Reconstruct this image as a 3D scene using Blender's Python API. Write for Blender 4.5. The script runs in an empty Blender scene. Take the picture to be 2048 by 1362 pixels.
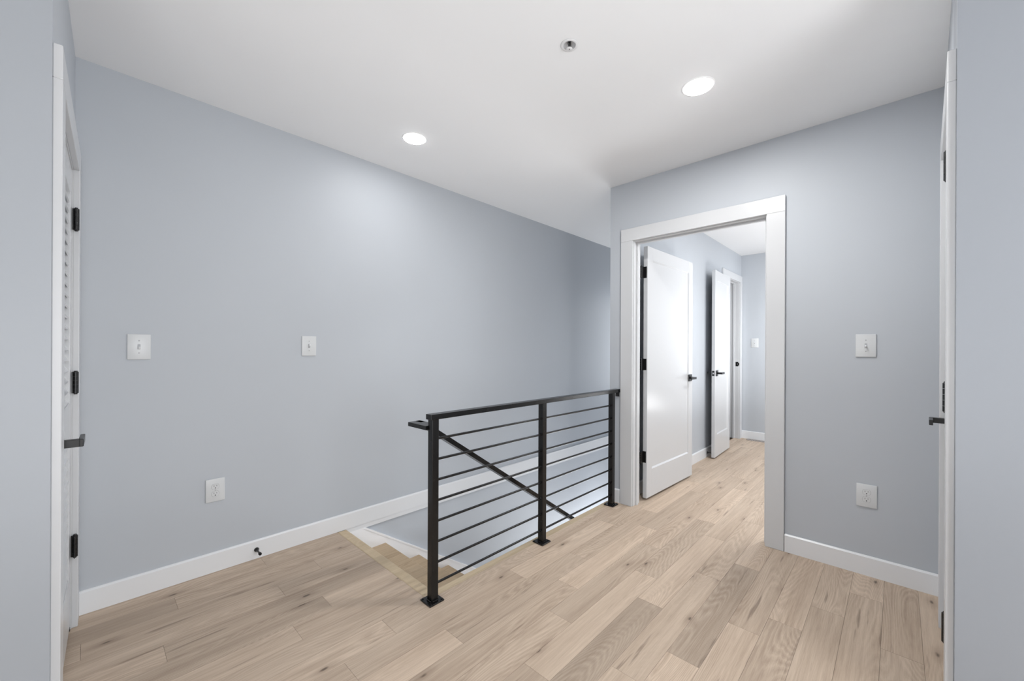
import bpy, bmesh, math, random
from mathutils import Vector, Matrix
random.seed(7)
S = bpy.context.scene
COL = S.collection
PI = math.pi

# ------------------------------------------------------------------ dimensions (metres)
EYE = 1.22
CEIL = 2.534
WALL_A = 2.697          # y of the long wall beside the stairs
WALL_B = 2.931          # x of the wall with the doorway
HALL_WALL = 1.585       # y of the far hall's long wall
HALL_END = 6.29         # x of the far hall's end wall

# ------------------------------------------------------------------ materials
def new_mat(name):
    m = bpy.data.materials.new(name); m.use_nodes = True
    nt = m.node_tree; nt.nodes.clear()
    out = nt.nodes.new('ShaderNodeOutputMaterial')
    p = nt.nodes.new('ShaderNodeBsdfPrincipled')
    nt.links.new(p.outputs[0], out.inputs[0])
    return m, nt, p

def paint(name, col, rough, spec=.5, bump=.0, scale=400., vary=.02):
    m, nt, p = new_mat(name)
    N, L = nt.nodes, nt.links
    tc = N.new('ShaderNodeTexCoord')
    n = N.new('ShaderNodeTexNoise'); n.inputs['Scale'].default_value = 2.3; n.inputs['Detail'].default_value = 2
    L.new(tc.outputs['Object'], n.inputs['Vector'])
    mr = N.new('ShaderNodeMapRange'); mr.inputs[3].default_value = 1 - vary; mr.inputs[4].default_value = 1 + vary
    L.new(n.outputs['Fac'], mr.inputs[0])
    mx = N.new('ShaderNodeVectorMath'); mx.operation = 'SCALE'; mx.inputs[0].default_value = col
    L.new(mr.outputs[0], mx.inputs['Scale'])
    L.new(mx.outputs[0], p.inputs['Base Color'])
    p.inputs['Roughness'].default_value = rough
    p.inputs['Specular IOR Level'].default_value = spec
    if bump:
        b = N.new('ShaderNodeTexNoise'); b.inputs['Scale'].default_value = scale; b.inputs['Detail'].default_value = 2
        L.new(tc.outputs['Object'], b.inputs['Vector'])
        bp = N.new('ShaderNodeBump'); bp.inputs['Strength'].default_value = bump; bp.inputs['Distance'].default_value = .001
        L.new(b.outputs['Fac'], bp.inputs['Height']); L.new(bp.outputs[0], p.inputs['Normal'])
    return m

def metal(name, col, rough, metallic=.0, spec=.5):
    m, nt, p = new_mat(name)
    N, L = nt.nodes, nt.links
    tc = N.new('ShaderNodeTexCoord')
    n = N.new('ShaderNodeTexNoise'); n.inputs['Scale'].default_value = 60; n.inputs['Detail'].default_value = 3
    L.new(tc.outputs['Object'], n.inputs['Vector'])
    mr = N.new('ShaderNodeMapRange'); mr.inputs[3].default_value = rough * .96; mr.inputs[4].default_value = rough * 1.04
    L.new(n.outputs['Fac'], mr.inputs[0]); L.new(mr.outputs[0], p.inputs['Roughness'])
    p.inputs['Base Color'].default_value = (*col, 1)
    p.inputs['Metallic'].default_value = metallic
    p.inputs['Specular IOR Level'].default_value = spec
    return m

def glow(name, strength, col=(1, 1, 1)):
    m = bpy.data.materials.new(name); m.use_nodes = True
    nt = m.node_tree; nt.nodes.clear()
    out = nt.nodes.new('ShaderNodeOutputMaterial'); e = nt.nodes.new('ShaderNodeEmission')
    e.inputs[0].default_value = (*col, 1); e.inputs[1].default_value = strength
    nt.links.new(e.outputs[0], out.inputs[0])
    return m

def wood(name, planks, light, dark, pale=None):
    """oak: cathedral grain along the object's X axis; planks=True takes tone / seed from the mesh attribute 'plank'"""
    m, nt, p = new_mat(name)
    N, L = nt.nodes, nt.links
    def math_(op, a, b=None, c=None):
        n = N.new('ShaderNodeMath'); n.operation = op
        for i, v in enumerate((a, b, c)):
            if v is None: continue
            if isinstance(v, (int, float)): n.inputs[i].default_value = v
            else: L.new(v, n.inputs[i])
        return n.outputs[0]
    def noise(vec, scale, detail=3, rough=.55, dist=0):
        n = N.new('ShaderNodeTexNoise'); n.inputs['Scale'].default_value = scale
        n.inputs['Detail'].default_value = detail; n.inputs['Roughness'].default_value = rough
        n.inputs['Distortion'].default_value = dist
        L.new(vec, n.inputs['Vector']); return n.outputs['Fac']
    def mapr(v, a, b, c, d, smooth=False):
        n = N.new('ShaderNodeMapRange'); n.inputs[1].default_value = a; n.inputs[2].default_value = b
        n.inputs[3].default_value = c; n.inputs[4].default_value = d
        if smooth: n.interpolation_type = 'SMOOTHSTEP'
        L.new(v, n.inputs[0]); return n.outputs[0]
    tc = N.new('ShaderNodeTexCoord')
    sp = N.new('ShaderNodeSeparateXYZ'); L.new(tc.outputs['Object'], sp.inputs[0])
    X, Y, Z = sp.outputs
    if planks:
        at = N.new('ShaderNodeAttribute'); at.attribute_name = 'plank'
        sc = N.new('ShaderNodeSeparateColor'); L.new(at.outputs['Color'], sc.inputs[0])
        tone, ra, rb = sc.outputs
        X = math_('ADD', X, math_('MULTIPLY', ra, 41.)); seed = math_('MULTIPLY', rb, 23.)
    else:
        seed = math_('MULTIPLY', Z, 3.7)
    def vec(sx, sy, sz=1.):
        c = N.new('ShaderNodeCombineXYZ')
        L.new(math_('MULTIPLY', X, sx), c.inputs[0]); L.new(math_('MULTIPLY', Y, sy), c.inputs[1])
        L.new(math_('MULTIPLY', seed, sz), c.inputs[2]); return c.outputs[0]
    field = noise(vec(.62, 4.2), 1., 1.5, .4, .18)
    rings = math_('SINE', math_('ADD', math_('MULTIPLY', field, 380.), math_('MULTIPLY', noise(vec(5., 70., 4.), 1., 3, .65), 7.5)))
    where = mapr(noise(vec(.9, 3.5, 2.), 1., 1), .40, .60, .12, 1., True)
    limed = math_('MULTIPLY', mapr(rings, .35, 1., 0., 1., True), where)       # pale limed pores
    early = math_('MULTIPLY', mapr(rings, -1., -.2, 1., 0., True), where)      # darker growth rings
    streak = noise(vec(2.2, 75.), 1., 4, .65)
    fibre = noise(vec(14., 420.), 1., 2, .6)
    blotch = noise(vec(1.1, 6., 3.), 1., 3, .55)
    wide = noise(vec(.5, 16., 5.), 1., 2, .5)
    f = math_('ADD', math_('MULTIPLY', mapr(streak, .3, .7, 0, 1), .34), math_('MULTIPLY', mapr(blotch, .3, .7, 0, 1), .26))
    f = math_('ADD', f, math_('MULTIPLY', mapr(fibre, .3, .7, 0, 1), .20))
    f = math_('ADD', f, math_('MULTIPLY', early, .12))
    f = math_('SUBTRACT', f, math_('MULTIPLY', limed, .15))
    f = math_('ADD', f, math_('MULTIPLY', mapr(wide, .35, .65, 0, 1), .20))
    ramp = N.new('ShaderNodeValToRGB')
    e = ramp.color_ramp.elements
    e[0].position = .15; e[0].color = (*light, 1); e[1].position = 1.05; e[1].color = (*dark, 1)
    L.new(f, ramp.inputs[0])
    col = ramp.outputs[0]
    # dark mineral streaks and knots
    def mixc(a, b, fac):
        mx = N.new('ShaderNodeMix'); mx.data_type = 'RGBA'
        L.new(fac, mx.inputs[0]); L.new(a, mx.inputs[6]) if not isinstance(a, tuple) else None
        if isinstance(b, tuple): mx.inputs[7].default_value = (*b, 1)
        else: L.new(b, mx.inputs[7])
        return mx.outputs[2]
    if planks:
        vo = N.new('ShaderNodeTexVoronoi'); vo.voronoi_dimensions = '2D'; vo.inputs['Scale'].default_value = 1.; vo.inputs['Randomness'].default_value = .8
        L.new(vec(2.3, 6.4, 0.), vo.inputs['Vector'])
        keep = N.new('ShaderNodeSeparateColor'); L.new(vo.outputs['Color'], keep.inputs[0])
        warp = math_('ADD', vo.outputs['Distance'], math_('MULTIPLY', math_('SUBTRACT', noise(vec(18., 50.), 1., 2), .5), .07))
        knot = math_('MULTIPLY', mapr(warp, .012, .055, 1., 0., True), math_('GREATER_THAN', keep.outputs[0], .66))
        halo = math_('MULTIPLY', mapr(warp, .02, .22, 1., 0., True), math_('GREATER_THAN', keep.outputs[0], .66))
        col = mixc(col, (.19, .125, .085), math_('MULTIPLY', halo, .34))
        col = mixc(col, (.05, .034, .025), math_('MULTIPLY', knot, .72))
        sk = math_('MULTIPLY', mapr(noise(vec(2.2, 34., 9.), 1., 3, .55), .64, .74, 0, 1, True), .55)
        col = mixc(col, (.14, .098, .072), sk)
        mx = N.new('ShaderNodeVectorMath'); mx.operation = 'SCALE'
        L.new(col, mx.inputs[0]); L.new(tone, mx.inputs['Scale']); col = mx.outputs[0]
    L.new(col, p.inputs['Base Color'])
    rg = mapr(f, 0, 1, .42, .58); L.new(rg, p.inputs['Roughness'])
    p.inputs['Specular IOR Level'].default_value = .32
    bp = N.new('ShaderNodeBump'); bp.inputs['Strength'].default_value = .12; bp.inputs['Distance'].default_value = .0015
    bp.invert = True
    L.new(f, bp.inputs['Height']); L.new(bp.outputs[0], p.inputs['Normal'])
    return m

M_WALL = paint('blue_grey_wall_paint', (.487, .515, .552), .46, .20, .05, 500)
M_WALL_DIM_LEFT = paint('blue_grey_wall_paint_dimmed_left', (.405, .428, .460), .46, .20, .05, 500)  # same wall paint, darkened to offset the strong fill on the left face
M_WALL_DIM_RIGHT = paint('blue_grey_wall_paint_dimmed_right', (.315, .334, .364), .46, .20, .05, 500)  # wall paint darkened further, against excess fill on the right face
M_CEIL = paint('white_ceiling_paint', (.80, .808, .82), .85, .2, .04, 500, .008)
M_TRIM = paint('white_trim_paint', (.75, .76, .775), .30, .42, 0, 1, .006)
M_CASING = paint('white_casing_paint', (.60, .61, .625), .30, .42, 0, 1, .006)
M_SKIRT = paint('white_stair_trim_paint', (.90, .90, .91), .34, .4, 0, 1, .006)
M_DOOR = paint('white_door_paint', (.61, .62, .635), .24, .48, .03, 180, .006)
M_PLATE = paint('white_plastic', (.63, .645, .655), .30, .45, 0, 1, .004)
M_TOGGLE = paint('bright_white_plastic', (.72, .73, .745), .25, .5, 0, 1, .004)
M_SLOT = paint('dark_slot', (.02, .02, .02), .6, .3)
M_SCREW = metal('painted_screw', (.36, .37, .385), .4)
M_BLACK = metal('satin_black_metal', (.0045, .0046, .0050), .27, .0, .42)
M_BLACKG = metal('black_hardware', (.006, .006, .0065), .30, .0, .5)
M_STEEL = metal('latch_steel', (.55, .55, .56), .3, 1.)
M_RUBBER = paint('black_rubber', (.012, .012, .012), .7, .3)
M_LENS = glow('led_lens', 34., (1, .995, .985))
M_TRIMRING = paint('light_trim_ring', (.84, .845, .855), .5, .3, 0, 1, .004)
M_GREYMETAL = metal('bronze_vent_metal', (.42, .38, .36), .4, .2)
M_CHROME = metal('sprinkler_metal', (.10, .10, .105), .3, .6)
M_ESC = paint('sprinkler_ring', (.70, .705, .715), .5, .3, 0, 1, .004)
M_CUP = paint('sprinkler_cup', (.70, .70, .71), .5, .4)
M_SUB = paint('subfloor', (.045, .033, .025), .9, .1)
M_FLOOR = wood('oak_planks', True, (.610, .490, .382), (.345, .256, .188))
M_NOSE = wood('oak_nosing', False, (.62, .50, .345), (.47, .365, .24))
M_TREAD = wood('oak_tread', False, (.60, .46, .31), (.36, .265, .17))

# ------------------------------------------------------------------ mesh helpers
class MB:
    def __init__(s): s.bm = bmesh.new()
    def box(s, x0, x1, y0, y1, z0, z1, bev=0., seg=1, M=None):
        b = bmesh.new()
        x0, x1 = sorted((x0, x1)); y0, y1 = sorted((y0, y1)); z0, z1 = sorted((z0, z1))
        bmesh.ops.create_cube(b, size=1.)
        for v in b.verts:
            v.co = Vector((x0 if v.co.x < 0 else x1, y0 if v.co.y < 0 else y1, z0 if v.co.z < 0 else z1))
        if bev: bmesh.ops.bevel(b, geom=b.edges[:], offset=bev, segments=seg, profile=.5, affect='EDGES')
        s._add(b, M); return s
    def cyl(s, p0, p1, r0, r1=None, n=20, cap=True, M=None):
        r1 = r0 if r1 is None else r1
        p0, p1 = Vector(p0), Vector(p1); d = p1 - p0
        b = bmesh.new()
        bmesh.ops.create_cone(b, cap_ends=cap, segments=n, radius1=r0, radius2=r1, depth=d.length)
        q = Vector((0, 0, 1)).rotation_difference(d.normalized())
        bmesh.ops.transform(b, matrix=Matrix.Translation((p0 + p1) / 2) @ q.to_matrix().to_4x4(), verts=b.verts)
        s._add(b, M); return s
    def lathe(s, prof, n=40, M=None):
        """profile of (radius, z) round the Z axis"""
        b = bmesh.new(); rings = []
        for r, z in prof:
            if r < 1e-6: rings.append([b.verts.new((0, 0, z))])
            else: rings.append([b.verts.new((r * math.cos(2 * PI * k / n), r * math.sin(2 * PI * k / n), z)) for k in range(n)])
        for A, B in zip(rings, rings[1:]):
            for k in range(n):
                k2 = (k + 1) % n
                if len(A) == 1 and len(B) == 1: continue
                if len(A) == 1: b.faces.new((A[0], B[k], B[k2]))
                elif len(B) == 1: b.faces.new((A[k], B[0], A[k2]))
                else: b.faces.new((A[k], B[k], B[k2], A[k2]))
        bmesh.ops.recalc_face_normals(b, faces=b.faces[:])
        for f in b.faces: f.smooth = True
        s._add(b, M); return s
    def prism(s, pts, axis, a, c, bev=0.):
        """polygon extruded along an axis; pts are the two other coordinates in order"""
        b = bmesh.new()
        def P(u, w, t):
            return {'x': (t, u, w), 'y': (u, t, w), 'z': (u, w, t)}[axis]
        lo = [b.verts.new(P(u, w, a)) for u, w in pts]; hi = [b.verts.new(P(u, w, c)) for u, w in pts]
        b.faces.new(lo); b.faces.new(hi[::-1])
        n = len(pts)
        for k in range(n): b.faces.new((lo[k], hi[k], hi[(k + 1) % n], lo[(k + 1) % n]))
        bmesh.ops.recalc_face_normals(b, faces=b.faces[:])
        if bev: bmesh.ops.bevel(b, geom=b.edges[:], offset=bev, segments=2, profile=.5, affect='EDGES')
        s._add(b, None); return s
    def _add(s, b, M):
        if M is not None: bmesh.ops.transform(b, matrix=M, verts=b.verts)
        t = bpy.data.meshes.new('tmp'); b.to_mesh(t); b.free()
        s.bm.from_mesh(t); bpy.data.meshes.remove(t)
    def build(s, name, mat, parent=None, smooth=False):
        me = bpy.data.meshes.new(name); s.bm.to_mesh(me); s.bm.free()
        me.materials.append(mat)
        if smooth:
            for f in me.polygons: f.use_smooth = True
            me.set_sharp_from_angle(angle=math.radians(35))
        o = bpy.data.objects.new(name, me); COL.objects.link(o)
        if parent is not None: o.parent = parent
        return o

def tag(o, label=None, cat=None, group=None, kind=None):
    if label: o['label'] = label
    if cat: o['category'] = cat
    if group: o['group'] = group
    if kind: o['kind'] = kind
    return o
def empty(name, loc=(0, 0, 0), M=None, parent=None):
    o = bpy.data.objects.new(name, None); o.empty_display_size = .05
    COL.objects.link(o)
    if parent is not None: o.parent = parent
    if M is not None: o.matrix_world = M
    else: o.location = loc
    return o
def frame(origin, xdir, ydir=None):
    """matrix with local X along xdir (horizontal), local Z up, local Y completing the frame"""
    x = Vector((xdir[0], xdir[1], 0)).normalized(); z = Vector((0, 0, 1)); y = z.cross(x)
    M = Matrix.Identity(4)
    for i in range(3): M[i][0], M[i][1], M[i][2] = x[i], y[i], z[i]
    M.translation = Vector(origin); return M
def copy_tree(o, parent=None):
    c = o.copy(); COL.objects.link(c); c.parent = parent
    for ch in [k for k in bpy.data.objects if k.parent == o]: copy_tree(ch, c)
    return c

# ------------------------------------------------------------------ local frames of the two door walls beside the camera
C0 = Vector((-.043, WALL_A, 0)); Cdir = Vector((-.0287, -.952, 0)).normalized()      # far corner, towards the camera
D0 = Vector((WALL_B, -.1652, 0)); Ddir = Vector((-1.191, .0399, 0)).normalized()
# wall C: local +X runs towards the camera, its room side is local +Y ; wall D: room side is local -Y
FC = frame(C0, Cdir); FD = frame(D0, Ddir)
def nC(s, n, z=0): return FC @ Vector((s, n, z))
def nD(s, n, z=0): return FD @ Vector((s, -n, z))

# ------------------------------------------------------------------ FLOOR
V0, PW = .047, .125
JOINTS = [(-1, 2.248, .9, .95), (0, 2.657, .97, 1.04), (1, 2.39, .95, .98), (2, 2.146, .93, 1.06), (3, 1.984, 1.05, .95),
 (4, 1.621, 1.12, .80), (4, 2.557, .80, 1.08), (5, 1.398, 1, .98), (5, 2.311, 1.0, .99), (6, 1.873, .76, 1.08), (6, 2.808, 1.08, 1),
 (7, 1.174, .92, 1.04), (7, 2.094, 1.04, .90), (7, 3.038, .90, 1.1), (8, 1.49, 1.0, .90), (8, 2.419, .90, 1.02), (8, 3.376, 1.05, 1),
 (9, 1.723, .97, 1.12), (9, 2.655, 1.12, .92), (9, 3.605, .95, 1.03), (10, 1.077, 1.15, .94), (10, 2.002, .94, 1.0),
 (10, 2.931, .97, 1.15), (11, .69, .98, .96), (11, 1.61, .96, 1.06), (11, 2.532, 1.06, .96), (12, .915, 1.04, .94), (12, 1.842, .94, 1),
 (13, .33, 1., .98), (14, .625, 1.03, 1), (15, .80, .90, 1.07), (16, .217, 1.08, .93), (17, .676, 1, .95), (18, .898, .97, .95), (19, .295, .88, 1), (20, .696, 1, .92)]
def plank_list():
    out = []
    rows = {}
    for k, u, a, b in JOINTS: rows.setdefault(k, []).append((u, a, b))
    for k in range(-17, 22):
        v0, v1 = V0 + k * PW, V0 + (k + 1) * PW
        js = sorted(rows.get(k, []))
        if not js: js = [(random.uniform(0, .93), random.uniform(.9, 1.08), random.uniform(.9, 1.08))]
        cuts = [(u, b) for u, a, b in js]
        tones = {}
        us = [u for u, _, _ in js]
        lo = us[0]; first = js[0][1]
        L = [lo]
        while L[0] > -2.1: L.insert(0, L[0] - random.uniform(.90, .95))
        nlow = L.index(lo)
        ulist = L[:-1] + us
        tl = [random.uniform(.92, 1.06) for _ in range(nlow)]
        if nlow: tl[-1] = first
        tl += [b for _, a, b in js]
        while ulist[-1] < 6.6:
            ulist.append(ulist[-1] + random.uniform(.90, .95)); tl.append(random.uniform(.95, 1.06))
        for a, b, t in zip(ulist, ulist[1:], tl):
            out.append((a, b, v0, v1, t))
    return out
def build_floor():
    bm = bmesh.new()
    lay = bm.loops.layers.float_color.new('plank')
    g = .0004
    def quad(x0, x1, y0, y1, colr):
        if x1 - x0 < .002 or y1 - y0 < .002: return
        # a plank is a thin slab with real sides so that the seams are real
        top = [bm.verts.new(p) for p in ((x0, y0, 0), (x1, y0, 0), (x1, y1, 0), (x0, y1, 0))]
        bot = [bm.verts.new(p) for p in ((x0, y0, -.012), (x1, y0, -.012), (x1, y1, -.012), (x0, y1, -.012))]
        fs = [bm.faces.new(top)] + [bm.faces.new((bot[i], bot[(i + 1) % 4], top[(i + 1) % 4], top[i])) for i in range(4)]
        for f in fs:
            for l in f.loops: l[lay] = colr
    EDGE, NOSE = 1.645, 1.144
    for a, b, v0, v1, t in plank_list():
        colr = (t, random.random(), random.random(), 1)
        a, b = a + g, b - g; v0, v1 = v0 + g, v1 - g
        a, b = max(a, -2.0), min(b, 6.4)
        if b <= a or v1 < -2.0: continue
        if v1 <= EDGE: quad(a, b, max(v0, -2.), v1, colr)
        else:
            v1 = min(v1, WALL_A)
            if v0 >= EDGE:
                quad(a, min(b, NOSE), v0, v1, colr)
            else:
                if b <= NOSE: quad(a, b, v0, v1, colr)
                else:
                    quad(max(a, NOSE), b, v0, EDGE, colr)
                    if a < NOSE: quad(a, NOSE, v0, v1, colr)
    me = bpy.data.meshes.new('floor'); bm.to_mesh(me); bm.free()
    me.materials.append(M_FLOOR)
    o = bpy.data.objects.new('floor', me); COL.objects.link(o)
    tag(o, 'pale oak plank floor running from the landing into the far hall', 'floor', kind='structure')
    sub = MB().box(-2, 6.4, -2, 1.60, -.20, -.0125).box(-2, 1.15, 1.60, WALL_A, -.20, -.0125).box(5.38, 6.4, 1.60, 3.2, -.20, -.001)
    tag(sub.build('floor_subfloor', M_SUB), 'dark subfloor below the oak planks', 'floor', kind='structure')
build_floor()

# ------------------------------------------------------------------ CEILING (one slab with a round hole for the sprinkler cup)
SPR = (1.431, 1.031)
def build_ceiling():
    b = bmesh.new(); n = 48; r = .028; h = .06; z0 = CEIL
    cx, cy = SPR
    def ring(pts, z): return [b.verts.new((x, y, z)) for x, y in pts]
    circ = [(cx + r * math.cos(2 * PI * (k + .5) / n), cy + r * math.sin(2 * PI * (k + .5) / n)) for k in range(n)]
    sq = []
    for k in range(n):
        a = 2 * PI * (k + .5) / n; c, s_ = math.cos(a), math.sin(a); q = h / max(abs(c), abs(s_))
        sq.append((cx + q * c, cy + q * s_))
    A, B = ring(circ, z0), ring(sq, z0)
    for k in range(n):
        k2 = (k + 1) % n; b.faces.new((A[k], B[k], B[k2], A[k2]))
    # corner triangles of the square
    for sx, sy in ((1, 1), (-1, 1), (-1, -1), (1, -1)):
        near = sorted(range(n), key=lambda k: (sq[k][0] - cx - sx * h) ** 2 + (sq[k][1] - cy - sy * h) ** 2)[:2]
        c = b.verts.new((cx + sx * h, cy + sy * h, z0)); b.faces.new((B[near[0]], B[near[1]], c))
    def rect(x0, x1, y0, y1, z=z0): b.faces.new([b.verts.new(p) for p in ((x0, y0, z), (x0, y1, z), (x1, y1, z), (x1, y0, z))])
    X0, X1, Y0, Y1 = -2.1, 6.5, -2.1, 3.3
    rect(X0, X1, Y0, cy - h); rect(X0, X1, cy + h, Y1); rect(X0, cx - h, cy - h, cy + h); rect(cx + h, X1, cy - h, cy + h)
    rect(X0, X1, Y0, Y1, z0 + .12)
    for f in b.faces:
        if f.calc_center_median().z < z0 + .01 and f.normal.z > 0: f.normal_flip()
    me = bpy.data.meshes.new('ceiling'); b.to_mesh(me); b.free(); me.materials.append(M_CEIL)
    o = bpy.data.objects.new('ceiling', me); COL.objects.link(o)
    tag(o, 'plain white painted ceiling over landing, stairwell and hall', 'ceiling', kind='structure')
build_ceiling()

# ------------------------------------------------------------------ WALLS
def wall(name, mb, label, mat=M_WALL):
    o = mb.build(name, mat); tag(o, label, 'wall', kind='structure'); return o
LOW = -2.75
wall('wall_left', MB().box(-.14, 5.5, WALL_A, 2.83, 0, CEIL).box(.9, 5.5, WALL_A + .012, 2.83, LOW, 0),
     'long pale blue-grey wall running past the stairwell on the left')
# wall with the doorway: left pier, right pier, header
wall('wall_right', MB().box(WALL_B, 3.035, 1.507, 1.694, -.02, CEIL).box(WALL_B, 3.035, -.30, .58, 0, CEIL).box(WALL_B, 3.035, .58, 1.507, 2.082, CEIL),
     'pale blue-grey wall holding the open white doorway on the right')
# hall wall / stairwell side wall above the floor, with the far doorway
DW0, DW1, DWH = 5.52, 6.19, 2.145
wall('wall_hall_left', MB().box(3.035, DW0 - .02, HALL_WALL, 1.694, 0, CEIL).box(DW1 + .02, 6.4, HALL_WALL, 1.694, 0, CEIL).box(DW0 - .02, DW1 + .02, HALL_WALL, 1.694, DWH + .02, CEIL),
     'hall wall behind the two open white doors')
wall('wall_hall_end', MB().box(HALL_END, 6.41, -2.0, HALL_WALL, 0, CEIL), 'end wall of the far hall with a small switch plate')
wall('wall_stair_right', MB().box(1.19, 5.5, 1.60, 1.693, LOW, -.03), 'wall below the landing edge on the right of the stairs')
wall('wall_stair_end', MB().box(5.38, 5.5, 1.694, WALL_A, LOW, CEIL), 'end wall of the stairwell')
wall('wall_room_beyond', MB().box(5.5, 6.41, 3.1, 3.2, 0, CEIL).box(6.40, 6.5, 1.58, 3.2, 0, CEIL).box(5.42, 5.5, 1.694, 3.1, 0, CEIL), 'walls of the room beyond the far doorway')
# short walls with a door each, on either side of the camera
def door_wall(name, F, side, s0, s1, sn, head, label):
    mb = MB(); y0, y1 = (0, -.11) if side > 0 else (0, .11)
    mb.box(-.12 if side > 0 else -.05, s0 - .018, y0, y1, 0, CEIL, M=F).box(s1 + .018, sn, y0, y1, 0, CEIL, M=F).box(s0 - .018, s1 + .018, y0, y1, head + .018, CEIL, M=F)
    return wall(name, mb, label)
CS = (.115, .852, .957, 1.985); DS = (.346, .977, 1.090, 2.055)
door_wall('wall_left_return', FC, 1, *CS[:3], CS[3], 'short wall with the louvered white door at the left edge')
door_wall('wall_right_return', FD, -1, *DS[:3], DS[3], 'short wall with the flat white door at the right edge')
pc = nC(.957, 0); pd = nD(1.09, 0)
wall('wall_left_front', MB().box(-2.1, pc.x - .0005, pc.y - .004, pc.y + .12, 0, CEIL), 'pale blue-grey wall face at the far left edge', M_WALL_DIM_LEFT)
wall('wall_right_front', MB().box(pd.x - .004, pd.x + .12, -2.1, pd.y - .0005, 0, CEIL), 'pale blue-grey wall face at the far right edge', M_WALL_DIM_RIGHT)
wall('wall_back', MB().box(-2.12, -2.0, -2.0, pc.y + .1, 0, CEIL), 'wall behind the viewpoint')
wall('wall_side', MB().box(-2.12, 6.41, -2.12, -2.0, 0, CEIL), 'side wall behind the viewpoint')

# ------------------------------------------------------------------ BASEBOARDS
def base(name, mb, label): return tag(mb.build(name, M_TRIM), label, 'baseboard', kind='structure')
BH = .106
def base_prof(front, back, top=BH, z0=0.):
    # flat board with an eased top edge
    d = front - back
    return [(back, z0), (front, z0), (front, top - .007), (front - d * .55, top), (back, top)]
base('baseboard_left', MB().prism(base_prof(WALL_A - .014, WALL_A), 'x', -.043, 5.38), 'white baseboard along the long left wall and past the stairs')
base('baseboard_right', MB().prism([(a, b) for a, b in base_prof(WALL_B - .014, WALL_B)], 'y', -.158, .494), 'white baseboard under the outlet on the doorway wall')
base('baseboard_centre', MB().prism([(a, b) for a, b in base_prof(WALL_B - .014, WALL_B)], 'y', 1.594, 1.694), 'short white baseboard between the railing and doorway')
base('baseboard_hall', MB().prism(base_prof(HALL_WALL - .014, HALL_WALL), 'x', 3.06, DW0 - .105), 'white baseboard along the hall wall behind the doors')
base('baseboard_hall_end', MB().prism([(a, b) for a, b in base_prof(HALL_END - .014, HALL_END)], 'y', -2.0, HALL_WALL - .001), 'white baseboard on the end wall of the hall')
mb = MB(); mb.box(.0, .238, -.014, 0, 0, BH, .003, M=FD)
base('baseboard_corner', mb, 'tiny white baseboard beside the right edge door')

# fascia under the long wall's baseboard inside the stairwell
tag(MB().box(1.205, 5.38, WALL_A - .008, WALL_A + .0119, -.034, -.0005, .002).build('trim_4', M_TRIM), 'white fascia band under the baseboard beside the stairs', 'trim', kind='structure')

# ------------------------------------------------------------------ DOOR FRAMES
def casing_pieces(parent, x0, x1, head, y_front, y_wall, w, mat=M_CASING, left=True, right=True, z0=0.):
    """flat casing round an opening x0..x1 in a local frame (front at y_front)"""
    if left: MB().box(x0 - w, x0, y_front, y_wall, z0, head, .002, 1).build('side_casing', mat, parent)
    if right: MB().box(x1, x1 + w, y_front, y_wall, z0, head, .002, 1).build('side_casing', mat, parent)
    MB().box(x0 - w, x1 + w, y_front, y_wall, head, head + w, .002, 1).build('head_casing', mat, parent)
def jamb_pieces(parent, x0, x1, head, ya, yb, stop_y0, stop_y1, t=.018, mat=M_CASING):
    MB().box(x0 - t, x0, ya, yb, 0, head, .001).build('jamb', mat, parent)
    MB().box(x1, x1 + t, ya, yb, 0, head, .001).build('jamb', mat, parent)
    MB().box(x0 - t, x1 + t, ya, yb, head, head + t, .001).build('head_jamb', mat, parent)
    d = .011
    mb = MB().box(x0, x0 + d, stop_y0, stop_y1, 0, head - d, .001).box(x1 - d, x1, stop_y0, stop_y1, 0, head - d, .001).box(x0, x1, stop_y0, stop_y1, head - d, head, .001)
    mb.build('door_stop_strip', mat, parent)

# doorway in the right wall: local X along +world Y ... frame with X = -Y world so that left in the picture is x=0
FB = frame((WALL_B, 1.487, 0), (0, -1))       # local x: from hinge jamb to the right, local +y = world +x (into the hall)
t1 = empty('trim_1', M=FB); tag(t1, 'white casing and jamb of the open doorway in the right wall', 'door frame', kind='structure')
OW = .887
jamb_pieces(t1, 0, OW, 2.060, -.001, .1045, .040, .066)
casing_pieces(t1, -.005, OW + .005, 2.066, -.018, 0, .099)
casing_pieces(t1, -.005, OW + .005, 2.066, .104, .122, .085, left=False)

# ------------------------------------------------------------------ DOOR HARDWARE
def hinge(parent, x, y, z, leaf_x=0, leaf_y=0, h=.09, r=.0065):
    """knuckle pin at (x,y); leaf plates reach by leaf_x / leaf_y"""
    mb = MB()
    for k in range(5):
        mb.cyl((x, y, z - h / 2 + h * k / 5 + .0006), (x, y, z - h / 2 + h * (k + 1) / 5 - .0006), r, n=14)
    mb.cyl((x, y, z + h / 2), (x, y, z + h / 2 + .005), r * .75, r * .5, n=12).cyl((x, y, z - h / 2 - .005), (x, y, z - h / 2), r * .5, r * .75, n=12)
    if leaf_x: mb.box(x, x + leaf_x, y - .0012, y + .0012, z - h / 2, z + h / 2, .0005)
    if leaf_y: mb.box(x - .0012, x + .0012, y, y + leaf_y, z - h / 2, z + h / 2, .0005)
    return mb.build('hinge', M_BLACKG, parent, True)

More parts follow.
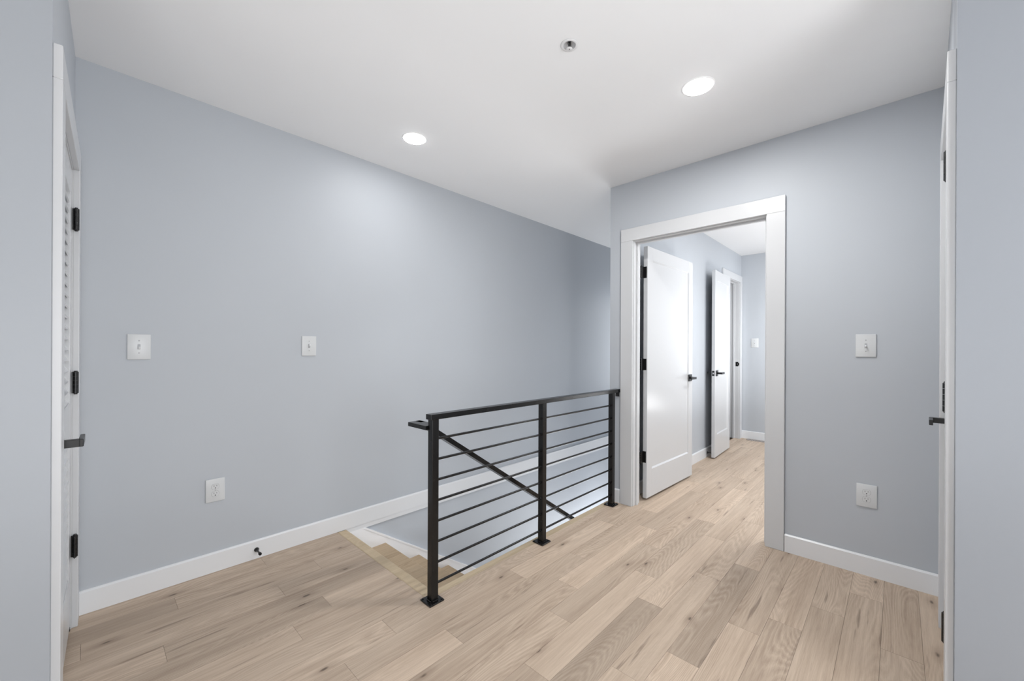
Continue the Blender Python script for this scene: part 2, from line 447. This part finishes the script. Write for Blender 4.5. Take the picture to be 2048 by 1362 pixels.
def lever(parent, x, y, z, out, along, length=.105, standoff=.045, thick=.012, tall=.022):
    """square-rose lever: out = +1/-1 along local y, along = +1/-1 along local x"""
    h = empty('lever_handle', (x, y, z), parent=parent)
    MB().box(-.032, .032, 0, out * .009, -.032, .032, .0015).build('rose', M_BLACKG, h)
    MB().box(-.011, .011, out * .009, out * (standoff + .009), -tall / 2, tall / 2, .001).build('neck', M_BLACKG, h)
    MB().box(-along * .011, along * length, out * (standoff + .004), out * (standoff + .004 + thick), -tall / 2, tall / 2, .0015).build('lever', M_BLACKG, h)
    return h

def shaker(mb, w, h, t, z0, stile, top, bottom, y0, rec=.009):
    """one-panel door: stiles, rails and a recessed panel; y from y0 (front) to y0+t"""
    y1 = y0 + t
    b = .0015
    mb.box(0, stile, y0, y1, z0, z0 + h, b).box(w - stile, w, y0, y1, z0, z0 + h, b)
    mb.box(stile - .002, w - stile + .002, y0, y1, z0, z0 + bottom, b).box(stile - .002, w - stile + .002, y0, y1, z0 + h - top, z0 + h, b)
    # chamfered sticking that catches the light round the panel
    e = .010
    for yy, s in ((y0, 1), (y1, -1)):
        a, c, d0, d1 = stile, w - stile, z0 + bottom, z0 + h - top
        o = [(a, d0), (c, d0), (c, d1), (a, d1)]; i = [(a + e, d0 + e), (c - e, d0 + e), (c - e, d1 - e), (a + e, d1 - e)]
        bb = bmesh.new()
        O = [bb.verts.new((x, yy + s * .0015, z)) for x, z in o]; I = [bb.verts.new((x, yy + s * rec, z)) for x, z in i]
        for k in range(4):
            f = bb.faces.new((O[k], O[(k + 1) % 4], I[(k + 1) % 4], I[k]))
        f = bb.faces.new(I)
        bmesh.ops.recalc_face_normals(bb, faces=bb.faces[:])
        for f in bb.faces:
            if f.normal.y * s > 0: f.normal_flip()
        mb._add(bb, None)
    return mb

# ---- door 1: hall door, opened into the hall, hinged on the left jamb
W1 = .90
ang = math.radians(-2.07)
F1 = frame((3.11, 1.46, 0), (math.cos(ang), math.sin(ang)))     # local x along the slab, local y = away from the camera side (+y), slab y 0 .. .035
d1 = empty('door_1', M=F1); tag(d1, 'open white one-panel door in the doorway beside the railing', 'door', kind='structure')
mb = shaker(MB(), W1, 2.035, .035, .020, .088, .105, .225, 0)
mb.build('door_leaf', M_DOOR, d1)
for z in (1.845, 1.100, .352):
    hinge(d1, -.046, .031, z, 0, 0, .092, .0072)
    MB().box(-.046, -.001, .0295, .0318, z - .046, z + .046, .0008).box(-.0024, 0, .007, .0318, z - .046, z + .046, .0008).box(-.072, -.046, .034, .0363, z - .046, z + .046, .0008).build('hinge_leaf', M_BLACKG, d1)
lever(d1, W1 - .062, 0, .955, -1, -1, .100)
lever(d1, W1 - .062, .035, .955, 1, -1, .100)

# ---- door 2: farther hall door, folded back against the hall wall, hinged at its far edge
W2 = .655
ang = math.radians(2.4)
F2 = frame((4.826, 1.474, 0), (math.cos(ang), math.sin(ang)))
d2 = empty('door_2', M=F2); tag(d2, 'farther white door folded back against the hall wall', 'door', kind='structure')
shaker(MB(), W2, 2.10, .035, .015, .095, .11, .25, 0).build('door_leaf', M_DOOR, d2)
lever(d2, .062, 0, .958, -1, 1, .10)
lever(d2, .062, .035, .958, 1, 1, .10)
pl = MB().box(-.0015, 0, .005, .030, .958 - .029, .958 + .029, .0005).build('latch_plate', M_BLACKG, d2)
MB().box(-.010, -.001, .011, .024, .958 - .010, .958 + .008, .002).build('latch_bolt', M_STEEL, pl)
for z in (1.87, 1.08, .33): hinge(d2, W2 + .006, .030, z)

# frame of the far doorway: local x along +world x, local -y faces the hall (towards the camera side)
FH = frame((DW0, HALL_WALL, 0), (1, 0))
t2 = empty('trim_2', M=FH); tag(t2, 'white casing of the far doorway in the hall', 'door frame', kind='structure')
jamb_pieces(t2, 0, DW1 - DW0, DWH, -.001, .110, .05, .075)
casing_pieces(t2, -.005, DW1 - DW0 + .005, DWH + .005, -.018, 0, .088)
sp = MB().box(DW1 - DW0 - .0015, DW1 - DW0 - .0001, .006, .040, .995, 1.055, .0004).box(DW1 - DW0 - .0016, DW1 - DW0, -.004, .006, 1.008, 1.042, .0004).build('strike_plate', M_BLACKG, t2)
MB().box(DW1 - DW0 - .0022, DW1 - DW0 - .0012, .012, .024, 1.013, 1.037, .0002).build('strike_hole', M_STEEL, sp)

# ---- left edge door (louvered) with its frame: local x from hinge (far) to latch (near)
cw = CS[1] - CS[0]
FCd = frame(nC(CS[0], 0), Cdir)            # room side +y
t3 = empty('trim_3', M=FCd); tag(t3, 'white casing round the louvered door at the left edge', 'door frame', kind='structure')
jamb_pieces(t3, 0, cw, CS[3], .001, -.11, -.045, -.07)
casing_pieces(t3, -.005, cw + .005, CS[3] + .005, .020, 0, .098)
d3 = empty('door_3', M=FCd); tag(d3, 'white louvered door with black hinges at the left edge', 'door', kind='structure')
def louver_door():
    x0, x1 = .004, cw - .004; y0, y1 = -.038, -.003; zb, zt = .018, CS[3] - .004; st = .075
    mb = MB()
    mb.box(x0, x0 + st, y0, y1, zb, zt, .0015).box(x1 - st, x1, y0, y1, zb, zt, .0015)
    for a, c in ((zb, .245), (.845, .985), (1.865, zt)): mb.box(x0 + st - .002, x1 - st + .002, y0, y1, a, c, .0015)
    mb.build('door_leaf', M_DOOR, d3)
    sl = MB()
    for a, c in ((.245, .845), (.985, 1.865)):
        n = int((c - a) / .044); p = (c - a) / n
        for k in range(n):
            z = a + p * (k + .5)
            R = Matrix.Translation(((x0 + x1) / 2, (y0 + y1) / 2, z)) @ Matrix.Rotation(math.radians(-60), 4, 'X')
            sl.box(-(x1 - x0) / 2 + st - .003, (x1 - x0) / 2 - st + .003, -.025, .025, -.003, .003, .001, M=R)
    sl.build('louver_panel', M_DOOR, d3)
louver_door()
for z in (1.772, 1.066, .358):
    hinge(d3, .004, .0108, z, .028, -.012, .092, .0092)
    MB().box(.0035, .0065, .001, .0200, z - .046, z + .046, .0005).build('hinge_leaf', M_BLACKG, d3)
lever(d3, cw - .062, -.003, .912, 1, -1, .10, .046, .012, .024)
MB().box(.001, .02, -.03, -.002, .0005, .012, .001).build('bottom_gap_dark', M_BLACKG, d3)  # black block standing in for the dark gap under the door

# ---- right edge door
dw = DS[1] - DS[0]
FDd = frame(nD(DS[0], 0), Ddir)            # local x from latch (far) to hinge (near); room side is local -y
t5 = empty('trim_5', M=FDd); tag(t5, 'white casing round the flat door at the right edge', 'door frame', kind='structure')
jamb_pieces(t5, 0, dw, DS[3], -.001, .11, .045, .07)
casing_pieces(t5, -.005, dw + .005, DS[3] + .005, -.020, 0, .098)
d4 = empty('door_4', M=FDd); tag(d4, 'white closed door with black lever at the right edge', 'door', kind='structure')
def plain_door():
    g = empty('leaf_frame', parent=d4)
    mb = shaker(MB(), dw - .008, DS[3] - .022, .035, .018, .09, .1, .22, .003)
    o = mb.build('door_leaf', M_DOOR, d4); o.location.x = .004
    bpy.data.objects.remove(g)
plain_door()
for z in (1.832, 1.067, .306): hinge(d4, dw - .003, -.0178, z, -.02, .012, .095, .0075)
lever(d4, .066, .003, .922, -1, 1, .10, .040)

# ------------------------------------------------------------------ STAIRS
NOSE_X, EDGE_Y = 1.205, 1.693
RISE, RUN = .1895, .2835
st = empty('staircase', (NOSE_X, 2.2, 0)); tag(st, 'oak staircase going down between the railing and left wall', 'staircase', kind='structure')
Y0, Y1 = EDGE_Y + .001, WALL_A + .0118
for k in range(1, 13):
    z = -RISE * k; x = RUN * k
    tr = MB().box(x - RUN - .010, x + .012, Y0 - 2.2, Y1 - 2.2, z - .028, z, .006, 2).build('tread', M_TREAD, st)
for k in range(0, 13):
    z = -RISE * (k + 1); x = RUN * k - .018
    MB().box(x - .012, x, Y0 - 2.2, Y1 - 2.2, z, z + RISE - .028).build('riser', M_TRIM, st)
# stringer board on the wall side
sk = MB().prism([(-.004, -.030), (.135, -.030), (.135 + 3.2, -.030 - 3.2 * RISE / RUN), (3.2, -2.6), (-.004, -.32)], 'y', WALL_A - .012 - 2.2, Y1 - .0002 - 2.2)
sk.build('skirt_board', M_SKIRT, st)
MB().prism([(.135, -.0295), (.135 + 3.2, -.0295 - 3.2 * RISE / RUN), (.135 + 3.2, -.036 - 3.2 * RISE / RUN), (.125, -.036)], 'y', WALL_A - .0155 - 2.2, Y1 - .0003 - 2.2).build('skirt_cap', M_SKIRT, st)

# landing nosing strips (oak) round the opening
tag(MB().box(1.1445, NOSE_X, EDGE_Y - .048, WALL_A - .0145, -.026, .0008, .006, 2).build('trim_6', M_NOSE), 'light oak nosing strip at the head of the stairs', 'trim', kind='structure')
o = MB().box(NOSE_X, WALL_B - .0005, EDGE_Y - .0475, EDGE_Y + .001, -.026, .0008, .006, 2).build('trim_7', M_NOSE)
tag(o, 'light oak edge strip along the foot of the railing', 'trim', kind='structure')

# ------------------------------------------------------------------ GUARD RAILING
RY = 1.6235
gr = empty('guard_railing', (1.155, RY, 0))
tag(gr, 'black metal guard railing with thin horizontal rods on the landing', 'railing')
POSTS = [1.155, 1.985, 2.840]
for k, px in enumerate(POSTS):
    x = px - 1.155
    po = MB().box(x - .019, x + .019, -.019, .019, .0005, .880, .0025, 2).build('post', M_BLACK, gr)
    bp = MB().box(x - .0415, x + .0415, -.0415 + .003, .0415 + .003, .0005, .0085, .002).build('base_plate', M_BLACK, po)
    w = MB()
    for a in range(4):
        R = Matrix.Translation((x, 0, .0085)) @ Matrix.Rotation(a * PI / 2, 4, 'Z')
        w.prism([(-.0190, .0), (-.030, .0), (-.0190, .010)], 'y', -.017, .017) if False else w.box(-.016, .016, -.026, -.019, 0, .006, .003, 2, M=R)
    w.build('weld_bead', M_BLACK, po)
    for sx in (-1, 1):
        for sy in (-1, 1):
            MB().cyl((x + sx * .032, .003 + sy * .032, .0085), (x + sx * .032, .003 + sy * .032, .0125), .0048, n=6).build('bolt', M_BLACKG, po)
MB().box(-.030, WALL_B - .0005 - 1.155, -.0235, .0215, .879, .905, .002, 2).build('top_rail', M_BLACK, gr)
MB().box(WALL_B - 1.155 - .014, WALL_B - 1.155 - .0008, -.016, .012, .846, .880, .003, 2).build('wall_bracket', M_BLACK, gr)
for k in range(8):
    z = .079 + .1005 * k
    for a, c in ((0, 1), (1, 2)):
        xa, xb = POSTS[a] - 1.155 + .0185, POSTS[c] - 1.155 - .0185
        r = MB().cyl((xa, 0, z), (xb, 0, z), .0062, n=14)
        r.cyl((xa, 0, z), (xa + .004, 0, z), .0085, .0070, n=14).cyl((xb - .004, 0, z), (xb, 0, z), .0070, .0085, n=14)
        r.build('rod', M_BLACK, gr, True)

# handrail that leaves the first post and runs down the stairs
hr = empty('stair_handrail', (1.155, 1.775, .83))
tag(hr, 'black flat handrail sloping down the stairs behind the guard railing', 'handrail')
SL = RISE / RUN
MB().box(1.124 - 1.155, 1.196 - 1.155, RY + .020 - 1.775, 1.800 - 1.775, -.004, .0165, .001).build('end_return', M_BLACK, hr)
mb = MB()
x0 = 1.165 - 1.155
mb.prism([(x0, .0165), (x0 + .03, .0165), (x0 + .03 + 3.0, .0165 - 3.0 * SL), (x0 + .03 + 3.0, -.012 - 3.0 * SL), (x0 + .022, -.0085), (x0, -.0035)], 'y', -.025, .025)
mb.build('rail', M_BLACK, hr)
for u in (1.9, 3.0):
    z = -.012 - (u - .04) * SL
    MB().cyl((u, -.02, z + .004), (u, -.075, z - .05), .007, n=12).cyl((u, -.0735, z - .05), (u, -.081, z - .05), .026, n=20).build('wall_bracket', M_BLACK, hr, True)

# ------------------------------------------------------------------ SWITCHES AND OUTLETS (local x right, y into the wall, z up)
def plate_mesh(mb, w=.086, h=.124):
    mb.box(-w / 2, w / 2, -.0062, 0, -h / 2, h / 2, .0028, 3)
    return mb
def make_switch(M, label, up=True):
    o = empty('light_switch', M=M); tag(o, label, 'light switch')
    plate_mesh(MB()).build('wall_plate', M_PLATE, o, True)
    MB().box(-.0052, .0052, -.0072, -.004, -.0125, .0125, .0006).build('toggle_slot', M_SCREW, o)
    R = Matrix.Translation((0, -.006, 0)) @ Matrix.Rotation(math.radians(-24 if up else 24), 4, 'X')
    MB().box(-.0038, .0038, -.0155, .002, -.0048, .0048, .0012, 2, M=R).build('toggle', M_TOGGLE, o, True)
    for z in (.030, -.030):
        MB().cyl((0, -.0060, z), (0, -.0072, z), .0032, .0026, n=14).build('screw', M_SCREW, o, True)
    return o
def make_outlet(M, label):
    o = empty('power_outlet', M=M); tag(o, label, 'outlet')
    plate_mesh(MB()).build('wall_plate', M_PLATE, o, True)
    for zc in (.0195, -.0195):
        pts = []
        for k in range(28):
            a = 2 * PI * k / 28; x, z = .0172 * math.cos(a), .0172 * math.sin(a)
            pts.append((x, zc + max(-.0140, min(.0140, z))))
        g = MB().prism([(x * 1.06, zc + (z - zc) * 1.07) for x, z in pts], 'y', -.0066, -.0050).build('socket_gap', M_SCREW, o)
        f = MB().prism(pts, 'y', -.0078, -.0050).build('socket_face', M_PLATE, o)
        MB().box(-.0072, -.0054, -.0081, -.0070, zc + .0005, zc + .0085).build('slot', M_SLOT, f)
        MB().box(.0054, .0070, -.0081, -.0070, zc + .0012, zc + .0080).build('slot', M_SLOT, f)
        MB().cyl((0, -.0070, zc - .0070), (0, -.0081, zc - .0070), .0027, n=14).build('ground_hole', M_SLOT, f)
    MB().cyl((0, -.0060, 0), (0, -.0071, 0), .0030, .0024, n=14).build('screw', M_SCREW, o, True)
    return o
def onA(x, z): return frame((x, WALL_A, z), (1, 0))
def onB(y, z): return frame((WALL_B, y, z), (0, -1))
make_switch(onA(.1735, 1.222), 'white toggle switch on the long wall nearest the louvered door', False)
make_switch(onA(.965, 1.233), 'white toggle switch in the middle of the long wall', True)
make_outlet(onA(.4825, .4425), 'white duplex outlet low on the long wall')
make_switch(onB(.1262, 1.247), 'white toggle switch on the wall right of the doorway', False)
make_outlet(onB(.1205, .430), 'white duplex outlet low right of the doorway')
make_switch(frame((HALL_END, 1.415, 1.318), (0, -1)), 'small white switch on the end wall of the far hall', True)

# ------------------------------------------------------------------ DOOR STOPS
def make_stop(M, label, L=.075):
    o = empty('door_stop', M=M); tag(o, label, 'door stop', 'baseboard door stops')
    R = Matrix.Rotation(PI / 2, 4, 'X')     # lathe axis z -> -y
    MB().lathe([(0, 0), (.0125, 0), (.0130, .003), (.0105, .009), (.0062, .014), (.0050, .020), (.0046, L - .024), (.0055, L - .018), (.0060, L - .016)], 24, M=R).build('stem', M_BLACKG, o)
    MB().lathe([(.0060, L - .017), (.0078, L - .015), (.0080, L - .004), (.0066, L), (0, L)], 24, M=R).build('rubber_tip', M_RUBBER, o)
    return o
make_stop(frame((.678, WALL_A - .014, .052), (1, 0)), 'black door stop on the baseboard of the long left wall', .078)
make_stop(frame((4.885, HALL_WALL - .014, .050), (1, 0)), 'black door stop on the hall baseboard behind the farther door', .066)

# ------------------------------------------------------------------ CEILING FITTINGS
def make_light(x, y, label, r=.075):
    o = empty('recessed_light', (x, y, CEIL)); tag(o, label, 'ceiling light', 'recessed ceiling lights')
    MB().lathe([(r + .003, -.0001), (r + .002, -.0013), (r - .004, -.0022), (r - .008, -.0015)], 56).build('trim_ring', M_TRIMRING, o)
    MB().lathe([(r - .0075, -.0020), (r - .010, -.0045), (r * .6, -.0075), (0, -.0085)], 56).build('lens', M_LENS, o)
    return o
make_light(1.408, 2.194, 'round recessed ceiling light nearer the long left wall')
make_light(2.099, .726, 'round recessed ceiling light nearer the doorway wall')
sp = empty('fire_sprinkler', (SPR[0], SPR[1], CEIL)); tag(sp, 'small recessed fire sprinkler in a round ceiling cup', 'sprinkler')
MB().lathe([(.0270, -.0006), (.0375, -.0004), (.0385, -.0012), (.0370, -.0030), (.0285, -.0040), (.0262, -.0030), (.0262, .0)], 48).build('escutcheon', M_ESC, sp)
MB().lathe([(.0262, -.003), (.0258, .030), (.0, .030)], 48).build('cup', M_CUP, sp)
fr = MB().cyl((0, 0, .030), (0, 0, .012), .0085, .0075, n=20)
for s in (-1, 1):
    fr.cyl((s * .0075, 0, .014), (s * .0090, 0, .000), .0022, n=10).cyl((s * .0090, 0, .001), (s * .002, 0, -.012), .0021, .0018, n=10)
fr.cyl((0, 0, -.010), (0, 0, -.016), .0035, .0030, n=14)
fr.build('frame_arms', M_CHROME, sp, True)
MB().cyl((0, 0, .012), (0, 0, -.010), .0021, n=12).build('glass_bulb', M_BLACKG, sp, True)
de = MB().lathe([(0, -.016), (.0125, -.016), (.0130, -.0168), (.0125, -.0176), (0, -.0176)], 24).build('deflector', M_ESC, sp)
MB().cyl((0, 0, -.0176), (0, 0, -.0186), .0022, n=10).build('deflector_screw', M_BLACKG, de)

# ------------------------------------------------------------------ FLOOR VENT in the hall
fv = empty('floor_vent', (6.215, 1.335, 0)); tag(fv, 'slotted metal floor vent at the end wall of the hall', 'vent')
hw, hd = .05, .15
MB().box(-hw, hw, -hd, -hd + .016, .0003, .005, .0015).box(-hw, hw, hd - .016, hd, .0003, .005, .0015).box(-hw, -hw + .016, -hd, hd, .0003, .005, .0015).box(hw - .016, hw, -hd, hd, .0003, .005, .0015).build('frame', M_GREYMETAL, fv)
g = MB()
for k in range(16): y = -hd + .022 + k * .0171; g.box(-hw + .014, hw - .014, y, y + .008, .0003, .0042)
g.build('grille', M_GREYMETAL, fv)
MB().box(-hw + .012, hw - .012, -hd + .012, hd - .012, .0002, .0012).build('opening', M_SLOT, fv)

# ------------------------------------------------------------------ LIGHTS
def area(name, loc, target, size, power, col=(1, 1, 1), sy=None, spread=None):
    l = bpy.data.lights.new(name, 'AREA'); l.energy = power; l.color = col
    l.shape = 'RECTANGLE' if sy else 'SQUARE'; l.size = size
    if sy: l.size_y = sy
    if spread: l.spread = spread
    o = bpy.data.objects.new(name, l); COL.objects.link(o); o.location = loc
    d = Vector(target) - Vector(loc); o.rotation_euler = d.to_track_quat('-Z', 'Y').to_euler()
    return o
area('fill_side_a', (.55, -1.9, 1.25), (1.1, 2.7, 1.15), 1.6, 66, (.96, .98, 1), 1.6)
area('fill_side_b', (-1.9, .75, .9), (2.9, .6, .6), 1.4, 9, (.96, .98, 1), 1.4)
area('bounce_low', (.55, .25, .22), (1.45, .15, 2.5), .5, 5.5, (.97, .985, 1), .5, math.radians(95))
area('hall_bounce', (4.6, .2, .6), (4.7, .4, 2.5), 1.0, 25, (.97, .985, 1))
area('stair_end_fill', (5.3, 2.2, 1.3), (3.0, 2.5, 1.2), .7, 10.5, (.96, .98, 1), 1.4)  # added fill at the hidden stair end, no window built there
area('hall_far_fill', (4.9, -.4, 1.5), (6.29, 1.40, 1.3), .8, 8.5, (.96, .98, 1), .8, math.radians(80))
area('hall_top_fill', (4.1, .2, 2.50), (4.1, .201, 0), .35, 28, (.97, .985, 1))  # added overhead fill for the hall, out of view, no fixture
area('fill_right_wall', (-1.2, 1.25, 1.0), (2.93, .12, .5), .6, 1.8, (.96, .98, 1), .6, math.radians(60))
area('stair_fill_low', (3.2, 1.80, -.9), (1.7, 2.68, -.3), .5, 4, (.97, .98, 1))
area('stair_fill_near', (1.55, 1.80, -.62), (1.5, 2.68, -.22), .25, 1.2, (.97, .98, 1))
area('bounce_left', (-.45, .85, .3), (.45, 1.6, 2.5), .5, 2.2, (.97, .985, 1), .5, math.radians(95))
area('hall_window', (6.24, .72, 1.45), (4.0, 1.25, 1.15), .6, 4, (.94, .97, 1), 1.3)
area('hall_side_fill', (4.6, -1.9, 1.6), (4.4, 1.2, 1.2), 1.6, 36, (.95, .975, 1), 1.5)  # added broad fill from the unseen side of the hall, no window
area('stair_uplight', (4.5, 2.2, -1.2), (3.4, 2.2, 2.5), .8, 6, (.97, .98, 1))
area('lower_floor_light', (4.5, 2.2, -1.5), (2.6, 2.7, -.2), .9, 22, (.97, .98, 1))
area('room_beyond_light', (5.9, 2.8, 1.7), (5.9, 1.8, 1.2), .6, 9, (.95, .975, 1))
for x, y, e in ((1.408, 2.194, 2.4), (2.099, .726, 16.5)):
    l = bpy.data.lights.new('downlight', 'AREA'); l.shape = 'DISK'; l.size = .12; l.energy = e; l.color = (1, .99, .975)
    o = bpy.data.objects.new('downlight', l); COL.objects.link(o); o.location = (x, y, CEIL - .0095)

w = bpy.data.worlds.new('world'); S.world = w; w.use_nodes = True
w.node_tree.nodes['Background'].inputs[0].default_value = (.8, .85, .9, 1)
w.node_tree.nodes['Background'].inputs[1].default_value = .3

# ------------------------------------------------------------------ CAMERA
F_PX, TH, CY, ROLL = 809.1276991, .7617151168, 697.977344, .00471238898
cam = bpy.data.cameras.new('camera'); co = bpy.data.objects.new('camera', cam); COL.objects.link(co)
cam.sensor_width = 36.; cam.sensor_fit = 'HORIZONTAL'; cam.lens = 36. * F_PX / 2048
cam.shift_y = (CY - 681.) / 2048; cam.clip_start = .02
fwd = Vector((math.cos(TH), math.sin(TH), 0)); right = Vector((math.sin(TH), -math.cos(TH), 0)); up = Vector((0, 0, 1))
r2 = right * math.cos(ROLL) + up * math.sin(ROLL); u2 = up * math.cos(ROLL) - right * math.sin(ROLL)
MM = Matrix.Identity(4)
for i in range(3): MM[i][0], MM[i][1], MM[i][2] = r2[i], u2[i], -fwd[i]
MM.translation = Vector((0, 0, EYE)); co.matrix_world = MM
S.camera = co

S.view_settings.view_transform = 'Standard'; S.view_settings.look = 'None'
S.view_settings.exposure = 0.; S.view_settings.gamma = 1.
S.cycles.use_denoising = True
S.cycles.use_adaptive_sampling = True; S.cycles.adaptive_threshold = .1
S.cycles.max_bounces = 7; S.cycles.diffuse_bounces = 4; S.cycles.glossy_bounces = 3
S.cycles.sample_clamp_indirect = 4.
